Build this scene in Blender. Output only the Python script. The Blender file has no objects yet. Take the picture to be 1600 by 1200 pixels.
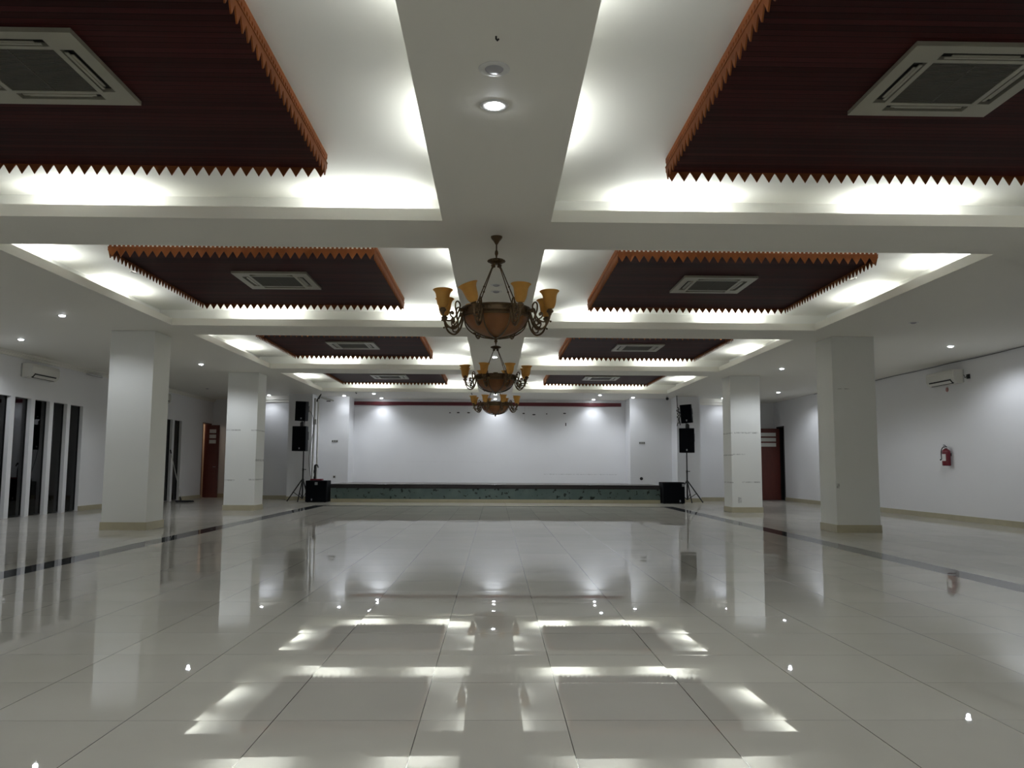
import bpy, math, random
from mathutils import Vector, Matrix
random.seed(7)
PI = math.pi
S = bpy.context.scene
C = S.collection

# ------------------------------------------------------------------ camera, world, exposure
YAW, PITCH, ROLL, EYE, FPX = 0.019975, 0.1002, 0.005135, 1.039, 1293.22
F = Vector((math.sin(YAW)*math.cos(PITCH), math.cos(YAW)*math.cos(PITCH), math.sin(PITCH)))
R0 = Vector((math.cos(YAW), -math.sin(YAW), 0)); U0 = R0.cross(F)
RR = R0*math.cos(ROLL)+U0*math.sin(ROLL); UU = U0*math.cos(ROLL)-R0*math.sin(ROLL)
cam_d = bpy.data.cameras.new('camera'); cam = bpy.data.objects.new('camera', cam_d); C.objects.link(cam)
cam.matrix_world = Matrix(((RR.x, UU.x, -F.x, 0), (RR.y, UU.y, -F.y, 0), (RR.z, UU.z, -F.z, EYE), (0, 0, 0, 1)))
cam_d.sensor_width = 36; cam_d.lens = FPX/1600*36; cam_d.clip_end = 200
S.camera = cam
w = bpy.data.worlds.new('world'); S.world = w; w.use_nodes = True
w.node_tree.nodes['Background'].inputs[0].default_value = (0.02, 0.02, 0.025, 1)
S.view_settings.view_transform = 'Standard'; S.view_settings.look = 'None'
S.view_settings.exposure = 0.45; S.view_settings.gamma = 1
S.view_settings.use_curve_mapping = False
S.cycles.use_denoising = True
S.cycles.caustics_reflective = False; S.cycles.caustics_refractive = False
S.cycles.sample_clamp_indirect = 6
S.cycles.diffuse_bounces = 6; S.cycles.max_bounces = 12

COVE_W, COVE_C = 6.8, (0.97, 1.0, 0.94)        # each fluorescent tube in the ceiling coves
DOWN_W, DOWN_C = 56.0, (0.88, 0.93, 1.0)         # each lit downlight

# ------------------------------------------------------------------ layout (metres)
ZS, ZC, LIP = 3.25, 3.56, 3.36                   # soffit, recess ceiling, top of the cove lip
RX0, RX1 = 0.49, 5.13                            # recess opening in |x|
RECY = [(-3.25+5.75*k, 1.55+5.75*k) for k in range(5)]   # recess openings in y
TR = 0.34                                        # trough depth behind the lip
WX, YR, YF = 9.45, -3.7, 27.88                   # side walls, rear wall, front corner wall
CX0, CX1 = 5.62, 6.34

# ------------------------------------------------------------------ mesh helpers
class MB:
    def __init__(s): s.v = []; s.f = []; s.sm = []
    def add(s, vs, fs, smooth=False):
        b = len(s.v); s.v += [tuple(v) for v in vs]
        s.f += [tuple(b+i for i in f) for f in fs]; s.sm += [smooth]*len(fs)
    def box(s, x0, x1, y0, y1, z0, z1):
        x0, x1 = min(x0, x1), max(x0, x1); y0, y1 = min(y0, y1), max(y0, y1); z0, z1 = min(z0, z1), max(z0, z1)
        s.add([(x0,y0,z0),(x1,y0,z0),(x1,y1,z0),(x0,y1,z0),(x0,y0,z1),(x1,y0,z1),(x1,y1,z1),(x0,y1,z1)],
              [(3,2,1,0),(4,5,6,7),(0,1,5,4),(1,2,6,5),(2,3,7,6),(3,0,4,7)])
        return s
    def prism(s, poly, fn, a, b, smooth=False):
        # poly: 2D outline; fn(u, v, w) -> xyz; extruded from w=a to w=b
        n = len(poly)
        vs = [fn(u, v, a) for u, v in poly]+[fn(u, v, b) for u, v in poly]
        base = len(s.v); s.v += [tuple(v) for v in vs]
        s.f.append(tuple(base+i for i in range(n))[::-1]); s.sm.append(False)
        s.f.append(tuple(base+n+i for i in range(n))); s.sm.append(False)
        for i in range(n):
            j = (i+1) % n; s.f.append((base+i, base+j, base+n+j, base+n+i)); s.sm.append(smooth)
        return s
    def lathe(s, prof, n=24, cx=0, cy=0, cz=0, M=None):
        vs = []; fs = []
        for r, z in prof:
            for i in range(n):
                a = 2*PI*i/n; p = Vector((r*math.cos(a), r*math.sin(a), z))
                if M is not None: p = M @ p
                vs.append((p.x+cx, p.y+cy, p.z+cz))
        for k in range(len(prof)-1):
            for i in range(n):
                j = (i+1) % n; fs.append((k*n+i, k*n+j, (k+1)*n+j, (k+1)*n+i))
        s.add(vs, fs, True)
        return s
    def tube(s, pts, r, n=8, cap=True):
        pts = [Vector(p) for p in pts]; m = len(pts)
        rs = r if isinstance(r, (list, tuple)) else [r]*m
        t0 = (pts[1]-pts[0]).normalized()
        up = Vector((0, 0, 1)) if abs(t0.z) < .9 else Vector((1, 0, 0))
        nrm = t0.cross(up).normalized(); vs = []; fs = []
        for i, p in enumerate(pts):
            t = (pts[min(i+1, m-1)]-pts[max(i-1, 0)]).normalized()
            nrm = (nrm-t*nrm.dot(t)).normalized(); b = t.cross(nrm)
            for k in range(n):
                a = 2*PI*k/n; vs.append(p+(nrm*math.cos(a)+b*math.sin(a))*rs[i])
        for i in range(m-1):
            for k in range(n):
                q = (k+1) % n; fs.append((i*n+k, i*n+q, (i+1)*n+q, (i+1)*n+k))
        if cap: fs.append(tuple(range(n))[::-1]); fs.append(tuple((m-1)*n+k for k in range(n)))
        s.add(vs, fs, True)
        return s
    def ball(s, c, r, n=10, sz=1):
        prof = [(max(r*math.sin(PI*i/8), 1e-4), -r*sz*math.cos(PI*i/8)) for i in range(9)]
        return s.lathe(prof, n, c[0], c[1], c[2])
    def build(s, name, mat, parent=None, loc=None, bevel=0, sharp=35):
        me = bpy.data.meshes.new(name); me.from_pydata(s.v, [], s.f)
        me.polygons.foreach_set('use_smooth', s.sm)
        me.materials.append(mat); me.update()
        if any(s.sm): me.set_sharp_from_angle(angle=math.radians(sharp))
        import bmesh
        bm = bmesh.new(); bm.from_mesh(me); bmesh.ops.recalc_face_normals(bm, faces=bm.faces); bm.to_mesh(me); bm.free()
        o = bpy.data.objects.new(name, me); C.objects.link(o)
        if parent is not None: o.parent = parent
        if loc: o.location = loc
        if bevel:
            m = o.modifiers.new('bevel', 'BEVEL'); m.width = bevel; m.segments = 2; m.limit_method = 'ANGLE'
        return o

def spline(pts, n=6):
    P = [Vector(p) for p in pts]; out = []
    for i in range(len(P)-1):
        p0, p1, p2, p3 = P[max(i-1, 0)], P[i], P[i+1], P[min(i+2, len(P)-1)]
        for k in range(n):
            t = k/n
            out.append(.5*((2*p1)+(p2-p0)*t+(2*p0-5*p1+4*p2-p3)*t*t+(3*p1-p0-3*p2+p3)*t**3))
    out.append(P[-1]); return out

def tag(o, label=None, cat=None, group=None, kind=None):
    if label: o['label'] = label
    if cat: o['category'] = cat
    if group: o['group'] = group
    if kind: o['kind'] = kind
    return o
def struct(o, label=None): return tag(o, label, kind='structure')
def empty(name, loc=(0, 0, 0), rz=0):
    o = bpy.data.objects.new(name, None); C.objects.link(o); o.location = loc; o.rotation_euler = (0, 0, rz)
    o.empty_display_size = .1
    return o
def children(o): return [c for c in bpy.data.objects if c.parent == o]
def copy_tree(o, parent=None):
    c = o.copy(); C.objects.link(c)
    if parent is not None: c.parent = parent
    for ch in children(o): copy_tree(ch, c)
    return c

# ------------------------------------------------------------------ materials
def new_mat(name):
    m = bpy.data.materials.new(name); m.use_nodes = True
    return m, m.node_tree, m.node_tree.nodes['Principled BSDF']
def N(nt, t, **kw):
    n = nt.nodes.new(t)
    for k, v in kw.items(): setattr(n, k, v)
    return n
def math_n(nt, op, a, b=None, clamp=False):
    n = N(nt, 'ShaderNodeMath', operation=op, use_clamp=clamp)
    for i, x in enumerate((a, b)):
        if x is None: continue
        if hasattr(x, 'links') or hasattr(x, 'is_linked'): nt.links.new(x, n.inputs[i])
        else: n.inputs[i].default_value = x
    return n.outputs[0]
def mixc(nt, fac, a, b):
    n = N(nt, 'ShaderNodeMix', data_type='RGBA')
    for i, x in ((0, fac), (6, a), (7, b)):
        if hasattr(x, 'is_linked'): nt.links.new(x, n.inputs[i])
        else: n.inputs[i].default_value = x if i == 0 else (*x[:3], 1)
    return n.outputs[2]
def plain(name, col, rough=.5, metal=0, var=.06, scale=6, bump=0, spec=.5, coat=0):
    m, nt, b = new_mat(name)
    tc = N(nt, 'ShaderNodeTexCoord'); nz = N(nt, 'ShaderNodeTexNoise'); nz.inputs['Scale'].default_value = scale
    nz.inputs['Detail'].default_value = 3
    nt.links.new(tc.outputs['Object'], nz.inputs['Vector'])
    c0 = tuple(x*(1-var) for x in col); c1 = tuple(min(1, x*(1+var)) for x in col)
    nt.links.new(mixc(nt, nz.outputs[0], c0, c1), b.inputs['Base Color'])
    b.inputs['Roughness'].default_value = rough; b.inputs['Metallic'].default_value = metal
    b.inputs['Specular IOR Level'].default_value = spec; b.inputs['Coat Weight'].default_value = coat
    if bump:
        bp = N(nt, 'ShaderNodeBump'); bp.inputs['Strength'].default_value = bump; bp.inputs['Distance'].default_value = .01
        n2 = N(nt, 'ShaderNodeTexNoise'); n2.inputs['Scale'].default_value = scale*8
        nt.links.new(tc.outputs['Object'], n2.inputs['Vector']); nt.links.new(n2.outputs[0], bp.inputs['Height'])
        nt.links.new(bp.outputs[0], b.inputs['Normal'])
    return m
def emis(name, col, strength):
    m, nt, b = new_mat(name); b.inputs['Base Color'].default_value = (*col, 1)
    b.inputs['Emission Color'].default_value = (*col, 1); b.inputs['Emission Strength'].default_value = strength
    return m

M_wall = plain('white_wall_paint', (.80, .80, .81), .55, var=.02, scale=.9, bump=.04)
M_soffit = plain('cream_ceiling_paint', (.80, .785, .72), .6, var=.015, scale=.7, bump=.02)
M_recess = plain('white_ceiling_paint', (.84, .84, .82), .6, var=.015, scale=.7)
M_base = plain('beige_skirting_tile', (.43, .39, .27), .3, var=.12, scale=5)
M_black = plain('black_speaker_vinyl', (.008, .009, .011), .6, var=.2, spec=.15)
M_grille = plain('black_speaker_grille', (.004, .005, .007), .8, var=.2, scale=60, spec=.06)
M_blackmetal = plain('black_painted_steel', (.012, .012, .012), .4)
M_silver = plain('silver_badge', (.35, .36, .38), .35, .6)
M_acwhite = plain('ivory_plastic', (.29, .28, .22), .35, var=.03)
M_acwall = plain('glossy_white_plastic', (.72, .71, .66), .15, var=.02)
M_acgrille = plain('grey_filter_grille', (.075, .072, .055), .6)
M_dark = plain('dark_slot', (.012, .011, .009), .7)
M_bronze = plain('aged_bronze', (.11, .070, .034), .4, .7, var=.4, scale=25)
M_white_metal = plain('white_enamel_metal', (.62, .62, .60), .35)
M_plate = plain('grey_white_switch_plate', (.50, .50, .48), .4)
M_red = plain('red_enamel', (.13, .004, .012), .3, var=.1)
M_redstrip = plain('maroon_painted_timber', (.12, .008, .016), .45, var=.15)
M_rubber = plain('black_rubber', (.01, .01, .01), .6)
M_chrome = plain('polished_metal', (.7, .7, .7), .15, 1)
M_trim = plain('white_trim_ring', (.68, .68, .66), .35)
M_bulb = emis('lit_led_lens', (.90, .94, 1.0), 60)
M_unlit = plain('unlit_lens', (.42, .42, .44), .25)
M_beige = plain('beige_room_paint', (.52, .42, .33), .6)
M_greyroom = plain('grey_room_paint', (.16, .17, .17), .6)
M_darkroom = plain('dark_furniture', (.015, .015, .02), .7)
M_paper = plain('white_paper_label', (.6, .58, .56), .6)
M_redplastic = plain('red_plastic', (.24, .012, .03), .4)

def wood_mat(name, c0, c1, rough, planks=None, axis='Y', spec=.5):
    # long grain with narrow boards; planks = board width
    m, nt, b = new_mat(name)
    g = N(nt, 'ShaderNodeNewGeometry'); sp = N(nt, 'ShaderNodeSeparateXYZ'); nt.links.new(g.outputs['Position'], sp.inputs[0])
    mp = N(nt, 'ShaderNodeMapping'); mp.inputs['Scale'].default_value = (1.2, 30, 30) if axis == 'Y' else (14, 14, 3)
    nt.links.new(g.outputs['Position'], mp.inputs[0])
    nz = N(nt, 'ShaderNodeTexNoise'); nz.inputs['Scale'].default_value = 1.0; nz.inputs['Detail'].default_value = 5
    nt.links.new(mp.outputs[0], nz.inputs['Vector'])
    col = mixc(nt, nz.outputs[0], c0, c1)
    if planks:
        k = math_n(nt, 'MULTIPLY', sp.outputs['Y'], 1/planks); fl = math_n(nt, 'FLOOR', k); fr = math_n(nt, 'SUBTRACT', k, fl)
        wn = N(nt, 'ShaderNodeTexWhiteNoise', noise_dimensions='1D'); nt.links.new(fl, wn.inputs['W'])
        tone = math_n(nt, 'ADD', math_n(nt, 'MULTIPLY', wn.outputs[0], .7), .6)
        v = N(nt, 'ShaderNodeVectorMath', operation='SCALE'); nt.links.new(col, v.inputs[0]); nt.links.new(tone, v.inputs['Scale'])
        d = math_n(nt, 'ABSOLUTE', math_n(nt, 'SUBTRACT', fr, .5))
        gap = math_n(nt, 'GREATER_THAN', d, .46)
        col = mixc(nt, gap, v.outputs[0], (.002, .001, .001))
        bp = N(nt, 'ShaderNodeBump'); bp.inputs['Strength'].default_value = .5; bp.inputs['Distance'].default_value = .006
        nt.links.new(math_n(nt, 'SUBTRACT', .5, math_n(nt, 'MAXIMUM', math_n(nt, 'SUBTRACT', d, .4), 0)), bp.inputs['Height'])
        nt.links.new(bp.outputs[0], b.inputs['Normal'])
    nt.links.new(col, b.inputs['Base Color'])
    b.inputs['Roughness'].default_value = rough; b.inputs['Specular IOR Level'].default_value = spec
    return m
M_planks = wood_mat('dark_red_timber_boards', (.026, .0060, .0058), (.056, .0125, .011), .5, planks=.06, spec=.04)
M_fascia = wood_mat('carved_brown_timber', (.135, .036, .011), (.26, .086, .026), .6, axis='Z', spec=.12)
M_door = wood_mat('red_brown_door_timber', (.075, .014, .010), (.13, .028, .018), .4, axis='Z')

# polished porcelain floor: 600 mm tiles, each laid very slightly out of level, dark stone border band
def floor_mat():
    m, nt, b = new_mat('polished_porcelain_tiles')
    g = N(nt, 'ShaderNodeNewGeometry'); sp = N(nt, 'ShaderNodeSeparateXYZ'); nt.links.new(g.outputs['Position'], sp.inputs[0])
    X = math_n(nt, 'MULTIPLY', math_n(nt, 'ADD', sp.outputs['X'], .301148), 1/.6)
    Y = math_n(nt, 'MULTIPLY', math_n(nt, 'SUBTRACT', sp.outputs['Y'], 3.53452), 1/.6)
    fx, fy = math_n(nt, 'FLOOR', X), math_n(nt, 'FLOOR', Y)
    gx = math_n(nt, 'SUBTRACT', X, fx); gy = math_n(nt, 'SUBTRACT', Y, fy)
    cv = N(nt, 'ShaderNodeCombineXYZ'); nt.links.new(fx, cv.inputs[0]); nt.links.new(fy, cv.inputs[1])
    wn = N(nt, 'ShaderNodeTexWhiteNoise', noise_dimensions='3D'); nt.links.new(cv.outputs[0], wn.inputs['Vector'])
    nz = N(nt, 'ShaderNodeTexNoise'); nz.inputs['Scale'].default_value = 1.6; nz.inputs['Detail'].default_value = 5
    off = N(nt, 'ShaderNodeVectorMath', operation='MULTIPLY_ADD'); nt.links.new(wn.outputs['Color'], off.inputs[0])
    off.inputs[1].default_value = (40, 40, 40); nt.links.new(g.outputs['Position'], off.inputs[2])
    nt.links.new(off.outputs[0], nz.inputs['Vector'])
    col = mixc(nt, nz.outputs[0], (.44, .42, .375), (.52, .50, .45))
    tone = math_n(nt, 'ADD', math_n(nt, 'MULTIPLY', wn.outputs['Value'], .08), .95)
    tv = N(nt, 'ShaderNodeVectorMath', operation='SCALE'); nt.links.new(col, tv.inputs[0]); nt.links.new(tone, tv.inputs['Scale'])
    dx = math_n(nt, 'MINIMUM', gx, math_n(nt, 'SUBTRACT', 1, gx)); dy = math_n(nt, 'MINIMUM', gy, math_n(nt, 'SUBTRACT', 1, gy))
    jx = math_n(nt, 'LESS_THAN', dx, .0032); jy = math_n(nt, 'LESS_THAN', dy, .0018)
    joint = math_n(nt, 'MAXIMUM', jx, jy)
    # border band along the two sides and in front of the stage
    ax = math_n(nt, 'ABSOLUTE', math_n(nt, 'SUBTRACT', sp.outputs['X'], .0)); y = sp.outputs['Y']
    b1 = math_n(nt, 'MULTIPLY', math_n(nt, 'GREATER_THAN', ax, 4.50), math_n(nt, 'LESS_THAN', ax, 4.80))
    b1 = math_n(nt, 'MULTIPLY', b1, math_n(nt, 'LESS_THAN', y, 22.4))
    b2 = math_n(nt, 'MULTIPLY', math_n(nt, 'GREATER_THAN', y, 22.12), math_n(nt, 'LESS_THAN', y, 22.4))
    b2 = math_n(nt, 'MULTIPLY', b2, math_n(nt, 'LESS_THAN', ax, 4.80))
    band = math_n(nt, 'MAXIMUM', b1, b2)
    nb = N(nt, 'ShaderNodeTexNoise'); nb.inputs['Scale'].default_value = 90; nt.links.new(g.outputs['Position'], nb.inputs['Vector'])
    stone = mixc(nt, nb.outputs[0], (.035, .038, .040), (.085, .09, .092))
    c = mixc(nt, band, mixc(nt, joint, tv.outputs[0], (.06, .05, .04)), stone)
    nt.links.new(c, b.inputs['Base Color'])
    # normal: tile tilt plus a slow ripple
    v1 = N(nt, 'ShaderNodeVectorMath', operation='SUBTRACT'); nt.links.new(wn.outputs['Color'], v1.inputs[0]); v1.inputs[1].default_value = (.5, .5, .5)
    v1s = N(nt, 'ShaderNodeVectorMath', operation='MULTIPLY'); nt.links.new(v1.outputs[0], v1s.inputs[0]); v1s.inputs[1].default_value = (.0014, .0024, 0)
    n3 = N(nt, 'ShaderNodeTexNoise'); n3.inputs['Scale'].default_value = 1.3; n3.inputs['Detail'].default_value = 0
    nt.links.new(off.outputs[0], n3.inputs['Vector'])
    v2 = N(nt, 'ShaderNodeVectorMath', operation='SUBTRACT'); nt.links.new(n3.outputs['Color'], v2.inputs[0]); v2.inputs[1].default_value = (.5, .5, .5)
    v2s = N(nt, 'ShaderNodeVectorMath', operation='MULTIPLY'); nt.links.new(v2.outputs[0], v2s.inputs[0]); v2s.inputs[1].default_value = (.0012, .0022, 0)
    # tiles are slightly crowned: surface bows down towards the joints
    cr = N(nt, 'ShaderNodeCombineXYZ')
    nt.links.new(math_n(nt, 'MULTIPLY', math_n(nt, 'SUBTRACT', gx, .5), .0006), cr.inputs[0])
    nt.links.new(math_n(nt, 'MULTIPLY', math_n(nt, 'SUBTRACT', gy, .5), .0030), cr.inputs[1])
    s = g.outputs['Normal']
    for q in (v1s.outputs[0], v2s.outputs[0], cr.outputs[0]):
        a = N(nt, 'ShaderNodeVectorMath', operation='ADD'); nt.links.new(s, a.inputs[0]); nt.links.new(q, a.inputs[1]); s = a.outputs[0]
    nn = N(nt, 'ShaderNodeVectorMath', operation='NORMALIZE'); nt.links.new(s, nn.inputs[0]); 
    # glazed body: diffuse clay under a thin glossy skin
    nt.nodes.remove(b)
    df = N(nt, 'ShaderNodeBsdfDiffuse'); nt.links.new(c, df.inputs[0])
    gl = N(nt, 'ShaderNodeBsdfGlossy'); nt.links.new(nn.outputs[0], gl.inputs['Normal'])
    gl.inputs['Roughness'].default_value = .014; gl.inputs[0].default_value = (1, 1, 1, 1)
    fr = N(nt, 'ShaderNodeFresnel'); fr.inputs[0].default_value = 1.5
    fac = math_n(nt, 'MINIMUM', math_n(nt, 'MULTIPLY', fr.outputs[0], 1.0), .52)
    ms = N(nt, 'ShaderNodeMixShader'); nt.links.new(fac, ms.inputs[0])
    nt.links.new(df.outputs[0], ms.inputs[1]); nt.links.new(gl.outputs[0], ms.inputs[2])
    nt.links.new(ms.outputs[0], nt.nodes['Material Output'].inputs[0])
    return m
M_floor = floor_mat()

def marks_mat(name, col, marks, axes='XZ', mark_col=(.25, .25, .23), rough=.5):
    # wall paint with tape and scuff residue; marks = (u0, u1, v0, v1) in world metres, faded by noise
    m, nt, b = new_mat(name)
    g = N(nt, 'ShaderNodeNewGeometry'); sp = N(nt, 'ShaderNodeSeparateXYZ'); nt.links.new(g.outputs['Position'], sp.inputs[0])
    nz = N(nt, 'ShaderNodeTexNoise'); nz.inputs['Scale'].default_value = 22; nz.inputs['Detail'].default_value = 4
    nt.links.new(g.outputs['Position'], nz.inputs['Vector'])
    n1 = N(nt, 'ShaderNodeTexNoise'); n1.inputs['Scale'].default_value = 1.1; nt.links.new(g.outputs['Position'], n1.inputs['Vector'])
    tot = None
    for u0, u1, v0, v1 in marks:
        k = None
        for sock, a, c in ((sp.outputs[axes[0]], u0, u1), (sp.outputs[axes[1]], v0, v1)):
            q = math_n(nt, 'MULTIPLY', math_n(nt, 'GREATER_THAN', sock, a), math_n(nt, 'LESS_THAN', sock, c))
            k = q if k is None else math_n(nt, 'MULTIPLY', k, q)
        tot = k if tot is None else math_n(nt, 'MAXIMUM', tot, k)
    base = mixc(nt, n1.outputs[0], tuple(x*.97 for x in col), tuple(x*1.02 for x in col))
    if tot is not None:
        fac = math_n(nt, 'MULTIPLY', tot, math_n(nt, 'MULTIPLY', math_n(nt, 'SUBTRACT', nz.outputs[0], .3), 2.0, ), True)
        base = mixc(nt, fac, base, mark_col)
    nt.links.new(base, b.inputs['Base Color']); b.inputs['Roughness'].default_value = rough
    return m
COLC = (.76, .765, .73)
M_col = plain('column_paint', COLC, .5, var=.02, scale=1, bump=.03)
M_col_left2 = marks_mat('column_paint_scuffed', COLC, [(-6.34, -6.0, 1.86, 1.895), (-6.34, -6.1, .685, .72), (-5.75, -5.6, 1.86, 1.89), (-5.78, -5.6, .70, .735), (-5.63, -5.55, 1.15, 1.2)])
M_col_right2 = marks_mat('column_paint_taped', COLC, [(5.70, 6.28, 1.865, 1.90), (5.66, 5.95, 1.36, 1.385), (5.86, 6.30, .70, .73), (5.60, 5.66, .69, .72), (5.60, 5.66, 1.86, 1.89), (5.60, 5.66, 1.34, 1.37), (5.76, 5.84, .22, .36)])
M_col_right1 = marks_mat('column_paint_spotted', COLC, [(5.63, 5.68, .72, .80), (5.70, 5.9, 2.36, 2.375)])

# stage front: grey-green marble with dark flecks
def marble():
    m, nt, b = new_mat('green_marble')
    g = N(nt, 'ShaderNodeNewGeometry')
    n1 = N(nt, 'ShaderNodeTexNoise'); n1.inputs['Scale'].default_value = 3; n1.inputs['Detail'].default_value = 6
    nt.links.new(g.outputs['Position'], n1.inputs['Vector'])
    vo = N(nt, 'ShaderNodeTexNoise'); vo.inputs['Scale'].default_value = 9; vo.inputs['Detail'].default_value = 2
    nt.links.new(g.outputs['Position'], vo.inputs['Vector'])
    r = N(nt, 'ShaderNodeValToRGB'); r.color_ramp.elements[0].position = .62; r.color_ramp.elements[1].position = .66
    nt.links.new(vo.outputs[0], r.inputs[0])
    c = mixc(nt, n1.outputs[0], (.050, .085, .078), (.13, .18, .17))
    nt.links.new(mixc(nt, r.outputs[0], c, (.012, .02, .018)), b.inputs['Base Color'])
    b.inputs['Roughness'].default_value = .18
    return m
M_marble = marble()
M_stagetop = plain('grey_stage_carpet', (.20, .19, .18), .7, var=.3, scale=5)
M_nosing = plain('black_granite_nosing', (.014, .010, .011), .2)
M_plinth = plain('cream_plinth_tile', (.46, .42, .29), .2, var=.1, scale=4)

def amber(name, c0, c1, rough, trans):
    m, nt, b = new_mat(name)
    tc = N(nt, 'ShaderNodeTexCoord'); nz = N(nt, 'ShaderNodeTexNoise'); nz.inputs['Scale'].default_value = 9; nz.inputs['Detail'].default_value = 4
    nt.links.new(tc.outputs['Object'], nz.inputs['Vector'])
    c = mixc(nt, nz.outputs[0], c0, c1); nt.links.new(c, b.inputs['Base Color'])
    b.inputs['Roughness'].default_value = rough
    tl = N(nt, 'ShaderNodeBsdfTranslucent'); nt.links.new(c, tl.inputs[0])
    ms = N(nt, 'ShaderNodeMixShader'); ms.inputs[0].default_value = trans
    nt.links.new(b.outputs[0], ms.inputs[1]); nt.links.new(tl.outputs[0], ms.inputs[2])
    nt.links.new(ms.outputs[0], nt.nodes['Material Output'].inputs[0])
    return m
M_shade = amber('amber_scavo_glass', (.62, .34, .070), (.82, .52, .14), .35, .5)
M_bowl = amber('brown_alabaster_glass', (.20, .075, .022), (.32, .135, .042), .25, .25)

def glass():
    m, nt, b = new_mat('dark_window_glass')
    nt.nodes.remove(b)
    t = N(nt, 'ShaderNodeBsdfTransparent'); t.inputs[0].default_value = (.72, .76, .76, 1)
    gl = N(nt, 'ShaderNodeBsdfGlossy'); gl.inputs['Roughness'].default_value = .014
    fr = N(nt, 'ShaderNodeFresnel'); fr.inputs[0].default_value = 1.5
    ms = N(nt, 'ShaderNodeMixShader'); nt.links.new(fr.outputs[0], ms.inputs[0])
    nt.links.new(t.outputs[0], ms.inputs[1]); nt.links.new(gl.outputs[0], ms.inputs[2])
    nt.links.new(ms.outputs[0], nt.nodes['Material Output'].inputs[0])
    return m
M_glass = glass()

# ------------------------------------------------------------------ big lamps: fluorescent tubes lying in the coves
def tube_light(x, y, along, tilt):
    d = bpy.data.lights.new('cove_tube', 'AREA'); d.shape = 'RECTANGLE'; d.size = .95; d.size_y = .035
    d.energy = COVE_W; d.color = COVE_C
    o = bpy.data.objects.new('cove_tube', d); C.objects.link(o)
    # area lamps shine along local -Z: turn them upwards, long side along x or y, leaning to the opening
    if along == 'x': o.rotation_euler = (PI+tilt, 0, 0)
    else: o.rotation_euler = (PI, tilt, PI/2); o.rotation_euler = (Matrix.Rotation(tilt, 3, 'Y') @ Matrix.Rotation(PI/2, 3, 'Z') @ Matrix.Rotation(PI, 3, 'X')).to_euler()
    o.location = (x, y, ZS+.085)
OFF = .20
for (y0, y1) in RECY:
    for sx in (-1, 1):
        for xc in ((1.66, 3.84) if sx > 0 else (1.23, 3.72)):
            tube_light(sx*xc, y1+OFF, 'x', .25); tube_light(sx*xc, y0-OFF, 'x', -.25)
        for yc in (y0+1.25, y0+3.35):
            tube_light(sx*(RX0-OFF), yc, 'y', sx*.25); tube_light(sx*(RX1+OFF), yc, 'y', -sx*.25)

# ------------------------------------------------------------------ room shell
struct(MB().box(-WX-3.2, WX+.2, YR-.2, YF+.4, -.1, 0).build('floor', M_floor))

# ceiling: soffit plates, cove lips, trough backs, recess lids
m = MB(); T = .02
ys = [YR-.2]+[v for r in RECY for v in r]+[27.4]
XO = WX+.2
for a in range(0, len(ys)-1, 2): m.box(-XO, XO, ys[a], ys[a+1], ZS, ZS+T)         # cross beams, full width
for (y0, y1) in RECY:
    m.box(-RX0, RX0, y0, y1, ZS, ZS+T)
    for s in (-1, 1): m.box(s*RX1, s*XO, y0, y1, ZS, ZS+T)
m.box(-XO, XO, 27.4, YF+.4, ZS, ZS+T)
for (y0, y1) in RECY:
    for s in (-1, 1):
        xa, xb = s*RX0, s*RX1
        m.box(xa, xb, y1, y1+T, ZS+T, LIP); m.box(xa, xb, y0-T, y0, ZS+T, LIP)
        m.box(xa, xa-s*T, y0-T, y1+T, ZS+T, LIP); m.box(xb, xb+s*T, y0-T, y1+T, ZS+T, LIP)
ceil = struct(m.build('ceiling', M_soffit))
m = MB()
m.box(-.12, .12, YR, YF, ZS+T, ZC)                                                # web of the long middle beam
prev = YR
for (y0, y1) in RECY:
    m.box(-RX1-TR, RX1+TR, max(prev, YR), y0-TR, ZS+T, ZC); prev = y1+TR
m.box(-RX1-TR, RX1+TR, prev, YF, ZS+T, ZC)
for s in (-1, 1): m.box(s*(RX1+TR), s*XO, YR, YF, ZS+T, ZC)
m.box(-XO, XO, YR-.2, YF+.4, ZC, ZC+.05)
o = struct(m.build('recess_ceiling', M_recess, ceil))
if 'kind' in o: del o['kind']

# walls
WT = .2
WIN = [14.30+.713*k for k in range(7)]; WIN2 = [22.46+.713*k for k in range(4)]   # opening starts, each .565 wide
OPW, OPH = .565, 2.375
DL, DR, DH = (26.95, 27.76), (26.92, 27.62), 2.43
m = MB()
cuts = [(a, a+OPW, OPH) for a in WIN+WIN2]+[(DL[0], DL[1], DH)]
prev = YR
for a, b_, h in cuts:
    m.box(-WX-WT, -WX, prev, a, 0, ZS); m.box(-WX-WT, -WX, a, b_, h, ZS); prev = b_
m.box(-WX-WT, -WX, prev, YF+.3, 0, ZS)
struct(m.build('wall_left', M_wall))
m = MB()
m.box(WX, WX+WT, YR, DR[0], 0, ZS); m.box(WX, WX+WT, DR[0], DR[1], DH, ZS); m.box(WX, WX+WT, DR[1], YF+.3, 0, ZS)
struct(m.build('wall_right', M_wall))
struct(MB().box(-XO, XO, YR-.2, YR, 0, ZS).build('wall_back', M_wall))
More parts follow.
